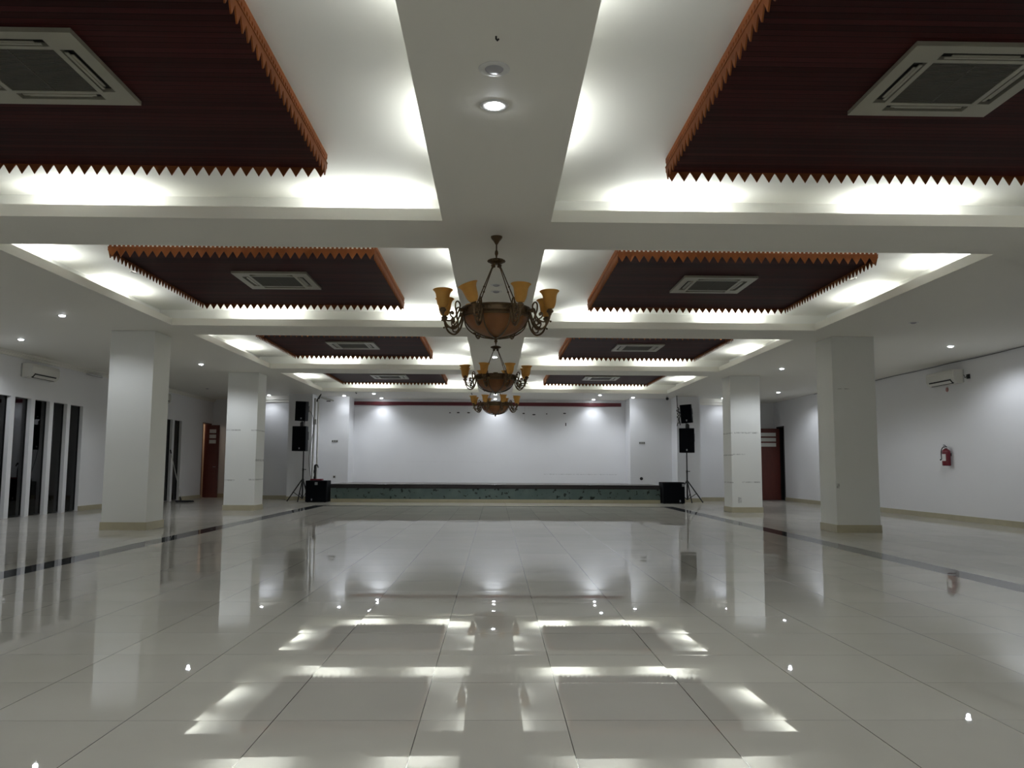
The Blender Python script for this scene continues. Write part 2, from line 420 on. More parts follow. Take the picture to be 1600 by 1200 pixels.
# front: stage back wall, proscenium piers, side bays stepping back in the corners
PX0, PX1 = -4.63, 4.29
M_front = marks_mat('stage_wall_paint', (.79, .795, .81), [(.955, .975, 2.55, 3.05), (1.6, 4.0, .80, .83), (-3.0, 0, 1.2, 1.205)], mark_col=(.5, .5, .5))
for s in (-1, 1):
    m = MB()
    m.box(s*CX0, PX0 if s < 0 else PX1, 26.3, 27.2, 0, ZS)
    m.box(s*CX0, s*CX1, 25.5, 27.2, 0, ZS)
    m.box(s*CX1, s*7.65, 26.35, YF+.2, 0, ZS); m.box(s*7.65, s*(WX), YF, YF+.2, 0, ZS)
    struct(m.build('wall_front_left' if s < 0 else 'wall_front_right', M_front))
struct(MB().box(-5.62, 5.62, 27.2, 27.4, 0, ZS).build('wall_front', M_front))

# skirting tiles
m = MB()
for a, b_ in [(YR, WIN[0]), (WIN[-1]+OPW, WIN2[0]), (WIN2[-1]+OPW, DL[0])]: m.box(-WX, -WX+.015, a, b_, 0, .11)
struct(m.build('baseboard_left', M_base))
m = MB(); m.box(WX-.015, WX, YR, DR[0], 0, .11)
struct(m.build('baseboard_right', M_base))
m = MB()
for s in (-1, 1):
    m.box(s*CX1, s*7.66, 26.335, 26.35, 0, .12); m.box(s*7.65, s*7.665, 26.335, YF, 0, .12); m.box(s*7.65, s*(WX-.015), YF-.015, YF, 0, .12)
    m.box(s*(CX0-.015), s*(CX1+.015), 25.485, 25.5, 0, .12); m.box(s*(CX0-.015), s*CX0, 25.5, 26.3, 0, .12)
struct(m.build('baseboard_front', M_base))
# cornices and the cable along the right wall head
m = MB(); m.box(-WX, -WX+.07, YR, YF, 3.20, 3.25); m.box(-WX, -WX+.035, YR, YF, 3.15, 3.20)
struct(m.build('trim_1', M_soffit))
m = MB()
for s in (-1, 1):
    m.box(s*(CX1+.0), s*7.65, 26.27, 26.35, 3.13, 3.25); m.box(s*(CX1+.0), s*7.65, 26.31, 26.35, 3.05, 3.13)
struct(m.build('trim_2', M_soffit))
m = MB(); m.box(-4.63, 4.15, 27.16, 27.2, 3.045, 3.16)
struct(m.build('trim_3', M_redstrip), 'dark red strip along the top of the stage back wall')
pts = []
yy = 9.0
while yy < 24.5:
    pts.append((WX-.012, yy, 3.237-.012*abs(math.sin(yy*1.3)))); yy += .25
tag(MB().tube(pts, .0055, 6).build('cable', M_rubber), 'thin black cable running along the head of the right wall', 'cable')

# columns
def column(s, y0, mat, dep=.68):
    x0, x1 = s*CX0, s*CX1
    o = struct(MB().box(x0, x1, y0, y0+dep, 0, ZS).build('column', mat, bevel=.006))
    q = MB()
    a, b_ = min(x0, x1), max(x0, x1); e = .014
    q.box(a-e, b_+e, y0-e, y0, 0, .125); q.box(a-e, b_+e, y0+dep, y0+dep+e, 0, .125)
    q.box(a-e, a, y0, y0+dep, 0, .125); q.box(b_, b_+e, y0, y0+dep, 0, .125)
    q.build('baseboard', M_base, o)
for s in (-1, 1): column(s, 7.6, M_col)
column(-1, 13.62, M_col); column(1, 13.62, M_col_right1); column(-1, 19.65, M_col_left2); column(1, 19.65, M_col_right2)

# ------------------------------------------------------------------ windows and the unlit rooms behind them
for i, a in enumerate(WIN+WIN2):
    fr = MB(); e = .012; x0, x1 = -WX-.11, -WX-.075
    fr.box(x0, x1, a, a+e, .02, OPH); fr.box(x0, x1, a+OPW-e, a+OPW, .02, OPH)
    fr.box(x0, x1, a+e, a+OPW-e, .02, .02+e); fr.box(x0, x1, a+e, a+OPW-e, OPH-e, OPH)
    f = struct(fr.build('window_%d' % (i+1), M_blackmetal))
    g = MB().box(-WX-.095, -WX-.089, a+e, a+OPW-e, .02+e, OPH-e).build('pane', M_glass, f)
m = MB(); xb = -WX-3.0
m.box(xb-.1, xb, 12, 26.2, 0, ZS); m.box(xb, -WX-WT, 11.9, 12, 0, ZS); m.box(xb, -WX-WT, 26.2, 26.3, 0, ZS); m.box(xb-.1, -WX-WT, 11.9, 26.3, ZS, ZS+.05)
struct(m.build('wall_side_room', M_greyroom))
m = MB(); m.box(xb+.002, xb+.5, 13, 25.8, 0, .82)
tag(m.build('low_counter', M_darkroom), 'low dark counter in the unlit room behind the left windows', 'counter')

# doors: frames, open leaves with three slots, little rooms beyond
def door(idx, s, d, leafw, leafy, slot_in, label):
    x0, x1 = s*WX, s*(WX+WT)
    fr = MB(); e = .025
    fr.box(s*(WX-.012), s*(WX+WT), d[0], d[0]+e, 0, DH-e); fr.box(s*(WX-.012), s*(WX+WT), d[1]-e, d[1], 0, DH-e)
    fr.box(s*(WX-.012), s*(WX+WT), d[0], d[1], DH-e, DH)
    f = struct(fr.build('door_%d' % idx, M_door if s < 0 else M_blackmetal))
    # leaf stands square to the wall, hinged at the far jamb
    xa, xb_ = s*(WX-.02), s*(WX-.02-leafw); y = leafy; t = .04
    L = MB(); zs = [(2.10, 2.22), (1.93, 2.05), (1.76, 1.88)]
    a, b_ = s*(WX-.02-slot_in), s*(WX-.02-leafw+slot_in)
    L.box(xa, xb_, y, y+t, .01, 1.76); L.box(xa, xb_, y, y+t, 2.22, 2.36)
    for (z0, z1), (n0, n1) in zip(zs, zs[1:]+[None and 0 or (1.76, 1.76)]): 
        if n1 < z0: L.box(a, b_, y, y+t, n1, z0)
    L.box(xa, a, y, y+t, 1.76, 2.22); L.box(b_, xb_, y, y+t, 1.76, 2.22)
    leaf = L.build('door_leaf', M_door, f)
    P = MB()
    for z0, z1 in zs: P.box(a, b_, y+.012, y+.02, z0, z1)
    P.build('pane', M_frost, leaf)
    H = MB(); hx = s*(WX-.02-leafw+.06)
    H.tube([(hx, y, 1.0), (hx, y-.05, 1.0), (hx+s*.09, y-.055, 1.0)], .008, 8)
    H.build('door_handle', M_chrome, leaf)
    return f
M_frost = plain('frosted_slot_glass', (.62, .62, .58), .3)
door(1, -1, DL, .42, 27.25, .10, '')
door(2, 1, DR, .80, 27.30, .12, '')
m = MB()
m.box(-WX-WT, -WX-1.8, 27.9, 28.0, 0, 2.8); m.box(-WX-1.9, -WX-1.8, 26.35, 28, 0, 2.8); m.box(-WX-1.9, -WX-WT, 26.35, 28.0, 2.75, 2.8)
struct(m.build('wall_vestibule_left', M_beige))
m = MB()
m.box(WX+WT, WX+1.8, 27.8, 27.9, 0, 2.8); m.box(WX+1.8, WX+1.9, 26.3, 27.9, 0, 2.8); m.box(WX+WT, WX+1.9, 26.3, 27.9, 2.75, 2.8); m.box(WX+WT, WX+1.9, 26.3, 27.9, -.1, 0)
m.box(WX+WT, WX+1.9, 26.25, 26.3, 0, 2.8)
struct(m.build('wall_vestibule_right', M_greyroom))
d = bpy.data.lights.new('vestibule_lamp', 'POINT'); d.energy = 9; d.color = (1, .8, .62); d.shadow_soft_size = .08
o = bpy.data.objects.new('vestibule_lamp', d); C.objects.link(o); o.location = (-WX-1.0, 27.2, 2.5)

# ------------------------------------------------------------------ stage
SY = 24.4
st = tag(empty('stage', (0, SY, 0)), 'low raised stage with speckled green marble front and black edge', 'stage')
def local(m_, name, mat, parent, off, **k):
    m_.v = [(x-off[0], y-off[1], z-off[2]) for x, y, z in m_.v]; return m_.build(name, mat, parent, **k)
so = (0, SY, 0)
local(MB().box(-4.78, 4.86, SY+.012, 26.3, 0, .10), 'plinth', M_plinth, st, so)
local(MB().box(-4.78, 4.86, SY+.02, SY+.1, .10, .41), 'marble_front', M_marble, st, so)
local(MB().box(-4.78, 4.86, SY-.01, SY+.12, .41, .53), 'nosing', M_nosing, st, so, bevel=.01)
q = MB().box(-4.78, 4.86, SY+.12, 26.3, .10, .528)
local(q, 'stage_floor', M_stagetop, st, so)
struct(MB().box(PX0+.001, PX1-.001, 26.301, 27.199, 0, .528).build('floor_stage_recess', M_stagetop))

# ------------------------------------------------------------------ timber ceiling panels
PXA, PXB, PYL = 1.38, 4.37, 3.09
def fascia_mesh(length, n_teeth):
    # in (u, z), u along the run; outer face at w=0, thickness inwards .02
    m = MB(); p = length/n_teeth; zt, zv, zb = 3.368, 3.445, 3.487
    poly = [(0, zb)]
    poly.append((0, zv))
    for k in range(n_teeth):
        u = k*p
        poly += [(u+.10*p, zv-.012), (u+.5*p, zt), (u+.90*p, zv-.012)]
        if k < n_teeth-1: poly.append((u+p, zv))
    poly += [(length, zv), (length, zb)]
    return m, poly, p
def panel():
    root = empty('timber_ceiling_panel', (0, 0, 0))
    hx = (PXB-PXA)/2; hy = PYL/2
    bd = MB().box(-hx+.045, hx-.045, -hy+.045, hy-.045, 3.452, ZC); bd.box(-hx+.0102, hx-.0102, -hy+.0102, hy-.0102, 3.449, 3.459)
    bd.build('boarding', M_planks, root)
    # white painted upstand added at the fascia slits in place of light through them
    up = MB()
    e0, e1 = .0105, .0449
    up.box(-hx+e0, hx-e0, -hy+e0, -hy+e1, 3.46, ZC); up.box(-hx+e0, hx-e0, hy-e1, hy-e0, 3.46, ZC)
    up.box(-hx+e0, -hx+e1, -hy+e1, hy-e1, 3.46, ZC); up.box(hx-e1, hx-e0, -hy+e1, hy-e1, 3.46, ZC)
    up.build('slit_backing', M_recess, root)
    for side in range(4):
        L = 2*hx if side < 2 else 2*hy-.02
        n = 30 if side < 2 else 31
        m, poly, p = fascia_mesh(L, n)
        if side == 0: fn = lambda u, z, w: (-hx+u, -hy+w, z)
        elif side == 1: fn = lambda u, z, w: (-hx+u, hy-w, z)
        elif side == 2: fn = lambda u, z, w: (-hx+w, -hy+.01+u, z)
        else: fn = lambda u, z, w: (hx-w, -hy+.01+u, z)
        m.prism(poly, fn, 0, .010)
        rect = lambda u0, u1, z0, z1: [(u0, z0), (u1, z0), (u1, z1), (u0, z1)]
        for k in range(2*n):                       # short bars between the slits, two slits to a tooth
            u = k*p/2
            m.prism(rect(u+.12*p, u+.38*p, 3.487, 3.522), fn, 0, .010)
        m.prism(rect(0, L, 3.522, ZC), fn, 0, .010)
        m.prism(rect(0, L, 3.478, 3.487), fn, -.006, 0)
        m.build('fascia', M_fascia, root)
    return root
PLABEL = {(-1, 0): 'nearest left timber ceiling panel, cut by the top left corner', (1, 0): 'nearest right timber ceiling panel, cut by the top right corner',
          (-1, 1): 'left timber panel level with the nearest chandelier, sawtooth edges lit from the cove', (1, 1): 'right timber panel level with the nearest chandelier, sawtooth edges lit from the cove',
          (-1, 2): 'left timber panel in the third ceiling recess from the camera', (1, 2): 'right timber panel in the third ceiling recess from the camera',
          (-1, 3): 'farthest left timber panel, just before the stage', (1, 3): 'farthest right timber panel, just before the stage'}
ALABEL = {(-1, 0): 'ceiling cassette air conditioner in the nearest left timber panel', (1, 0): 'ceiling cassette air conditioner in the nearest right timber panel',
          (-1, 1): 'cassette air conditioner in the second left timber panel', (1, 1): 'cassette air conditioner in the second right timber panel',
          (-1, 2): 'cassette air conditioner in the third left timber panel', (1, 2): 'cassette air conditioner in the third right timber panel',
          (-1, 3): 'cassette air conditioner in the farthest left timber panel', (1, 3): 'cassette air conditioner in the farthest right timber panel'}

def cassette():
    root = empty('cassette_air_conditioner', (0, 0, 3.449)); h = .465
    # frame plate with four slots and a middle opening, z from 0 down to -.028
    fr = MB(); z0, z1 = -.028, 0
    A, B, Cc, D = h, .385, .305, .27      # outer, slot outer, slot inner, grille half size
    fr.box(-A, A, -A, -B, z0, z1); fr.box(-A, A, B, A, z0, z1); fr.box(-A, -B, -B, B, z0, z1); fr.box(B, A, -B, B, z0, z1)
    fr.box(-Cc, Cc, -Cc, -D, z0, z1); fr.box(-Cc, Cc, D, Cc, z0, z1); fr.box(-Cc, -D, -D, D, z0, z1); fr.box(D, Cc, -D, D, z0, z1)
    for a in (-1, 1):
        for b in (-1, 1):
            fr.box(a*Cc, a*B, b*.27, b*B, z0, z1); fr.box(a*.27, a*Cc, b*Cc, b*B, z0, z1)
    fr.build('frame', M_acwhite, root)
    MB().box(-B, B, -B, B, -.004, -.001).build('slot_backing', M_dark, root)
    g = MB()
    k = -D+.01
    while k < D-.008: g.box(-D, D, k, k+.010, -.024, -.006); k += .018
    g.box(-.004, .004, -D, D, -.026, -.006)
    g.build('grille', M_acgrille, root)
    for i in range(4):
        l = MB(); L = .235
        prof = [(-L, -.026), (L, -.026), (L-.03, -.022), (L-.03, -.02), (-L+.03, -.02), (-L+.03, -.022)]
        c0, c1 = .316, .340
        l.box(-L, L, c0, c1-.004, -.027, -.02); l.box(-L+.035, L-.035, c1-.004, c1+.014, -.024, -.018)
        o = l.build('louver', M_acwhite, root); o.rotation_euler = (0, 0, i*PI/2)
    return root
P0 = panel(); A0 = cassette()
first = True
for k in range(4):
    for s in (-1, 1):
        p = P0 if first else copy_tree(P0); a = A0 if first else copy_tree(A0)
        yc = 3.45+PYL/2+5.75*k
        p.location = (s*(PXA+PXB)/2, yc, 0); a.location = (s*2.835, 4.88+5.75*k, 3.449)
        tag(p, PLABEL[(s, k)], 'ceiling panel', 'timber ceiling panels with sawtooth edges')
        tag(a, ALABEL[(s, k)], 'air conditioner', 'cassette air conditioners')
        first = False

# ------------------------------------------------------------------ chandeliers
def chandelier():
    root = empty('chandelier', (0, 0, ZS))
    m = MB().lathe([(.0005, 0), (.056, 0), (.056, -.010), (.050, -.022), (.030, -.045), (.018, -.065), (.010, -.078), (.0005, -.08)], 20)
    m.build('canopy', M_bronze, root)
    m = MB().lathe([(.007, -.075), (.007, -.13), (.016, -.15), (.017, -.17), (.009, -.19), (.007, -.225)], 12)
    m.build('stem', M_bronze, root)
    m = MB().lathe([(.001, -.215), (.040, -.218), (.072, -.228), (.080, -.240), (.076, -.252), (.060, -.262), (.045, -.27), (.001, -.272)], 24)
    for i in range(16):
        a = i*PI/8; m.ball((.078*math.cos(a), .078*math.sin(a), -.242), .010, 8)
    for i in range(6):
        a = i*PI/3; m.ball((.040*math.cos(a), .040*math.sin(a), -.285), .012, 8)
    m.build('crown_ring', M_bronze, root)
    for i in range(4):
        a = PI/4+i*PI/2; ca, sa = math.cos(a), math.sin(a)
        m = MB().tube([(.04*ca, .04*sa, -.275), (.27*ca, .27*sa, -.715)], .0055, 6)
        for t in (.05, .55, .95): m.ball(((.04+.23*t)*ca, (.04+.23*t)*sa, -.275-.44*t), .010, 8)
        m.build('suspension_rod', M_bronze, root)
    # glass bowl
    outer = [(.312, -.775), (.306, -.81), (.285, -.855), (.245, -.90), (.190, -.938), (.120, -.964), (.050, -.978), (.001, -.982)]
    inner = [(r*.975, z+.008) for r, z in outer[::-1]]
    MB().lathe(outer+inner, 40).build('bowl', M_bowl, root)
    # ornate rim band
    m = MB().lathe([(.300, -.705), (.330, -.705), (.336, -.715), (.326, -.725), (.322, -.765), (.330, -.778), (.334, -.788), (.322, -.80), (.310, -.80), (.308, -.72), (.300, -.705)], 40)
    for i in range(8):
        a = i*PI/4+PI/8
        for da in (-.16, .16):
            c = []
            for t in range(13):
                u = t/12; th = u*PI*1.5; rr = .022*(1-.45*u)
                c.append((a+da+rr*math.cos(th)*math.copysign(1, da)/.33, -.748+rr*math.sin(th)))
            m.tube([(.331*math.cos(q), .331*math.sin(q), z) for q, z in c], .005, 6)
    m.build('rim_band', M_bronze, root)
    for i in range(8):
        a = i*PI/4+PI/8; ca, sa = math.cos(a), math.sin(a)
        P = spline([(r*ca, r*sa, z) for r, z in [(.328, -.79), (.318, -.84), (.285, -.893), (.225, -.938), (.145, -.972), (.065, -.988), (.012, -.99)]], 4)
        MB().tube(P, .0065, 6).build('rib', M_bronze, root)
    m = MB().lathe([(.0005, -.975), (.035, -.985), (.026, -1.000), (.010, -1.008), (.018, -1.02), (.006, -1.035), (.0005, -1.045)], 14)
    m.build('finial', M_bronze, root)
    def rz(pts, a, r, m_, n=5):
        ca, sa = math.cos(a), math.sin(a)
        P = spline([(q*ca, q*sa, z) for q, z in pts], n); m_.tube(P, r, 7)
    for i in range(8):
        a = i*PI/4+PI/8; ca, sa = math.cos(a), math.sin(a); m = MB()
        rz([(.325, -.745), (.345, -.80), (.375, -.885), (.43, -.930), (.49, -.905), (.525, -.85), (.54, -.795)], a, .0095, m)
        rz([(.535, -.845), (.475, -.858), (.425, -.830), (.385, -.765), (.368, -.705), (.388, -.668), (.412, -.683), (.414, -.735), (.398, -.790), (.40, -.83)], a, .0078, m)
        rz([(.400, -.83), (.388, -.870), (.410, -.905), (.445, -.900), (.450, -.862), (.428, -.852), (.420, -.872)], a, .0068, m)
        rz([(.425, -.83), (.455, -.815), (.468, -.785), (.450, -.768), (.434, -.780), (.440, -.797)], a, .0068, m)
        rz([(.325, -.745), (.355, -.742), (.375, -.752)], a, [.016]*11, m)
        for q, z, s_ in ((.434, -.868, .013), (.448, -.785, .012), (.36, -.747, .016), (.545, -.858, .010)): m.ball((q*ca, q*sa, z), s_, 8)
        # cup under the shade
        m.lathe([(.001, -.80), (.012, -.80), (.016, -.785), (.034, -.765), (.030, -.752), (.020, -.745), (.022, -.728), (.014, -.715), (.001, -.715)], 14, .54*ca, .54*sa)
        m.build('arm', M_bronze, root)
        prof = [(.020, -.742), (.036, -.735), (.050, -.708), (.058, -.675), (.062, -.640), (.067, -.610), (.078, -.588), (.094, -.572)]
        pin = [(r-.004, z+.003) for r, z in prof[::-1]]
        sh = MB().lathe(prof+pin, 24)
        off = Vector((0, 0, -.74))
        sh.v = [(x, y, z+.74) for x, y, z in sh.v]
        o = sh.build('lamp_shade', M_shade, root); o.location = (.54*ca, .54*sa, -.74)
    return root
ch = chandelier()
CHL = ['nearest bronze chandelier with amber glass bowl and eight amber shades', 'middle bronze chandelier of the three, under the second cross beam',
       'farthest bronze chandelier of the three, in front of the stage wall']
for k in range(3):
    o = ch if k == 0 else copy_tree(ch)
    o.location = (0, 7.80+5.75*k, ZS); o.rotation_euler = (0, 0, [.02, .04, -.06][k])
    tag(o, CHL[k], 'chandelier', 'chandeliers along the middle beam')
    sh = [c for c in children(o) if c.name.startswith('lamp_shade')]
    for j, c in enumerate(sh): c.rotation_euler = (random.uniform(-.05, .05), random.uniform(-.05, .05), 0)
    if k == 0:
        for c in sh:
            if c.location.y < -.4 and c.location.x < 0: c.rotation_euler = (.05, -.36, 0)   # the crooked shade

# ------------------------------------------------------------------ downlights
def downlight(x, y, lit, label, power=1.0, z=ZS, r=.055, group='recessed ceiling downlights'):
    root = tag(empty('downlight', (x, y, z)), label, 'downlight', group)
    m = MB().lathe([(r*.78, 0), (r*.80, -.004), (r*1.25, -.006), (r*1.35, -.003), (r*1.37, 0)], 24)
    m.build('trim_ring', M_trim, root)
    m = MB().lathe([(.0005, -.020), (r*.45, -.018), (r*.70, -.010), (r*.80, -.002), (r*.80, -.0005), (.0005, -.0005)], 20)
    m.build('lens', M_bulb if lit else M_unlit, root)
    if lit:
        d = bpy.data.lights.new('downlight_lamp', 'SPOT'); d.energy = DOWN_W*power; d.color = DOWN_C
        d.spot_size = math.radians(158 if power > .5 else 132); d.spot_blend = .45 if power > .5 else .9; d.shadow_soft_size = .03
        o = bpy.data.objects.new('downlight_lamp', d); C.objects.link(o); o.parent = root; o.location = (0, 0, -.06)
DLS = [
 (-.02, 4.42, 0, 'unlit round downlight on the middle beam just above the brightest lamp', 1),
 (-.02, 4.89, 1, 'brightest lit downlight, on the middle beam nearest the camera', 1.2),
 (0, 9.92, 0, 'nearer of two unlit fittings on the beam behind the nearest chandelier', 1),
 (0, 10.30, 0, 'farther of two unlit fittings on the beam behind the nearest chandelier', 1),
 (-.02, 16.58, 1, 'lit downlight on the beam seen between the rods of the middle chandelier', 1),
 (-.02, 22.6, 1, 'lit downlight on the beam just above the farthest chandelier', .8),
 (0, 25.2, 1, 'lit downlight before the stage, behind the bowl of the farthest chandelier', .9),
 (-3.7, 25.2, 1, 'lit downlight over the stage front, left side, nearer the hall', .9),
 (-3.7, 26.85, 1, 'lit downlight washing the left part of the stage back wall', .36),
 (3.2, 25.2, 1, 'lit downlight over the stage front, right side, nearer the hall', .9),
 (3.2, 26.85, 1, 'lit downlight washing the right part of the stage back wall', .36),
 (0, 26.85, 1, 'lit downlight washing the middle of the stage back wall', .36),
 (-4.75, 26.0, 1, 'lit downlight beside the left stage pier', .16),
 (4.34, 25.95, 1, 'lit downlight beside the right stage pier', .16),
 (-7.1, 26.0, 1, 'lit downlight by the bay behind the left speakers, mostly behind a column', .22),
 (7.2, 25.97, 1, 'lit downlight by the bay behind the right speakers, half behind a column', .22),
 (-6.45, 12.28, 1, 'lit downlight in the left aisle in front of the nearer left column', .55),
 (-8.42, 14.7, 1, 'lit downlight above the left wall air conditioner', .9),
 (-6.45, 18.13, 1, 'lit downlight between the two left columns', 1),
 (-8.3, 23.9, 0, 'unlit downlight in the left aisle near the mop', 1),
 (6.36, 18.15, 1, 'lit downlight between the two right columns', 1),
 (8.24, 23.86, 1, 'lit downlight above the right door', .8),
 (8.20, 14.62, 1, 'lit downlight above the right wall air conditioner', .9),
 (6.32, 12.25, 0, 'unlit dark fitting in the right aisle ceiling', 1),
 (-8.4, 5.4, 1, 'unseen lit downlight added near the left wall, level with the nearest ceiling recess', 1), (8.3, 5.4, 1, 'unseen lit downlight added near the right wall, level with the nearest ceiling recess', 1),  # out of view, added to light the near part of the hall
 (-6.45, 6.2, 1, 'unseen lit downlight added beside the left column nearest the camera position', 1), (6.36, 6.2, 1, 'unseen lit downlight added beside the right column nearest the camera position', 1),  # unseen aisle lamps, also added for fill light
 (-3.0, -2.6, 1, 'unseen lit downlight added over the left of the rear wall', 1), (3.0, -2.6, 1, 'unseen lit downlight added over the right of the rear wall', 1),  # added so the rear wall throws light back onto the column fronts
 (-.02, -1.2, 1, 'unseen lit downlight added on the middle beam behind the camera position', 1.2),  # extra lamp out of view, brightens the faces towards the camera
]
for x, y, lit, lab, pw in DLS: downlight(x, y, lit, lab, pw, r=.065 if y < 5 else .055)
# round speakers in the recess ceilings
for k, s in ((1, -1), (1, 1), (2, -1), (2, 1)):
    r = tag(empty('ceiling_speaker', (s*4.66, 10.7+5.75*(k-1), ZC)), ['', 'round white fitting on the recess ceiling beside the %s', 'round white fitting on the recess ceiling beside the %s'][k] %
            {(1, -1): 'second left timber panel', (1, 1): 'second right timber panel', (2, -1): 'third left timber panel', (2, 1): 'third right timber panel'}[(k, s)], 'ceiling speaker', 'round fittings in the recess ceilings')
    MB().lathe([(.0005, -.012), (.075, -.012), (.085, -.006), (.105, -.014), (.115, -.008), (.118, 0)], 24).build('cover', M_trim, r)
# small hooks on the last beam
for x, y, lab in ((-4.17, 24.72, 'small black hook on the last beam, at the left end'), (-.72, 24.72, 'small black hook on the last beam beside the farthest chandelier'), (-.01, 4.07, 'tiny dark nail on the middle beam before the unlit downlight')):
    sc = 1 if y > 20 else .45
    tag(MB().tube([(x, y, ZS), (x, y, ZS-.03*sc), (x+.015*sc, y, ZS-.05*sc), (x+.03*sc, y, ZS-.03*sc)], .012*sc, 6).build('hook', M_blackmetal), lab, 'hook')

# ------------------------------------------------------------------ split air conditioners
def split_ac(x, y0, y1, s, label, zt=3.06, zb=2.78):
    # s = +1 on the right wall (front faces -x), -1 on the left wall
    dep = .21; L = y1-y0
    root = tag(empty('split_air_conditioner', (s*WX, (y0+y1)/2, zb)), label, 'air conditioner', 'wall air conditioners')
    H = zt-zb
    prof = [(0, 0), (dep*.55, 0), (dep*.80, .03), (dep*.96, .075), (dep, .14), (dep*.99, H*.86), (dep*.90, H), (0, H)]
    fn = lambda u, v, w_: (-s*u, w_, v)
    m = MB().prism(prof, fn, -L/2, L/2, True)
    m.build('body', M_acwall, root, bevel=.006)
    f = MB()
    pf = [(dep+.003, .105), (dep+.004, H*.80), (dep*.995, H*.84), (dep*.99, .105)]
    f.prism(pf, fn, -L/2+.02, L/2-.02); f.build('front_panel', M_acwall, root)
    g = MB()
    pg = [(dep*.60, .012), (dep*.90, .085), (dep*1.00, .085), (dep*.93, .045), (dep*.72, -.004)]
    g.prism(pg, fn, -L/2+.12, L/2-.12); g.build('outlet_slot', M_dark, root)
    v = MB(); pv = [(dep*.82, .014), (dep*.99, .058), (dep*1.015, .054), (dep*.84, .006)]
    v.prism(pv, fn, -L/2+.14, L/2-.14); v.build('vane', M_acwall, root)
    p = MB().box(-s*.0, -s*.02, -L/2-.01, L/2+.01, .01, H-.01); p.build('back_plate', M_plate, root)
split_ac(0, 16.58, 17.64, -1, 'white split air conditioner on the left wall above the tall windows')
split_ac(0, 16.42, 17.50, 1, 'white split air conditioner on the right wall above the extinguisher')
split_ac(0, 22.7, 23.72, -1, 'white split air conditioner on the left wall, mostly behind the nearer column')
tag(MB().lathe([(.0005, 0), (.045, 0), (.05, .006), (.045, .012), (.0005, .012)], 20, M=Matrix.Rotation(-PI/2, 3, 'Y')).build('round_tag', plain('red_white_tag', (.45, .22, .2), .5, var=.5, scale=40), loc=(WX, 17.05, 2.70)),
    'small round red tag on the wall under the right air conditioner', 'tag')
r = tag(empty('wall_socket', (WX, 16.24, 2.89)), 'black plug and socket on the wall beside the right air conditioner', 'socket')
MB().box(-.03, 0, -.045, .045, -.045, .045).build('plug', M_rubber, r, bevel=.006)
MB().tube(spline([(-.02, .04, .01), (-.03, .09, -.02), (-.02, .12, .02), (-.01, .17, .05)], 5), .006, 6).build('cord', M_rubber, r)

# ------------------------------------------------------------------ fire extinguisher
r = tag(empty('fire_extinguisher', (WX-.095, 17.04, 1.115)), 'red fire extinguisher hanging on the right wall', 'fire extinguisher')
MB().lathe([(.001, 0), (.070, 0), (.082, .012), (.082, .285), (.074, .315), (.045, .342), (.028, .35), (.024, .365), (.001, .366)], 28).build('cylinder', M_red, r)
MB().lathe([(.001, .36), (.026, .36), (.026, .385), (.018, .392), (.001, .392)], 14).build('valve', M_chrome, r)
m = MB(); m.box(-.012, .012, -.03, .085, .392, .402); m.tube([(0, -.01, .392), (0, .04, .425), (0, .09, .43)], .009, 6); m.build('handle', M_blackmetal, r)
P = spline([(0, -.0, .385), (-.03, .06, .38), (-.05, .095, .30), (-.05, .098, .18), (-.045, .10, .13)], 6)
MB().tube(P, .009, 8).build('hose', M_rubber, r)
MB().tube([(-.045, .10, .14), (-.05, .135, .12)], [.009, .016], 8).build('nozzle', M_rubber, r)
m = MB(); A = [math.radians(a) for a in range(165, 236, 7)]
vs = [(.0835*math.cos(a), .0835*math.sin(a), z) for a in A for z in (.10, .24)]
m.add(vs, [(2*i, 2*i+1, 2*i+3, 2*i+2) for i in range(len(A)-1)], True)
m.build('label', M_paper, r)
MB().box(.082, .0945, -.03, .03, .2, .26).build('bracket', M_blackmetal, r)

# ------------------------------------------------------------------ mop leaning to the left windows
r = tag(empty('floor_mop', (-8.95, 24.0, 0)), 'flat mop with white handle leaning by the far left windows', 'mop')
hb = Vector((0, 0, .06)); ht = Vector((-.36, .05, 1.42))
MB().tube([hb+Vector((0, 0, .06)), ht], .012, 8).build('handle', M_white_metal, r)
m = MB().tube([ht-(ht-hb)*.03, ht+(ht-hb)*.05], .018, 8); m.build('grip', M_rubber, r)
MB().tube([(0, 0, .05), (-.02, 0, .16)], [.03, .018], 8).build('joint', M_rubber, r)
m = MB().box(-.13, .33, -.07, .07, .015, .05)
for i in range(60):
    x = random.uniform(-.15, .36); a = random.choice((-1, 1)); m.tube([(x, a*.05, .03), (x+random.uniform(-.02, .02), a*.09, .012), (x+random.uniform(-.03, .03), a*.13, .008)], .007, 5)
m.build('mop_head', M_darkroom, r)

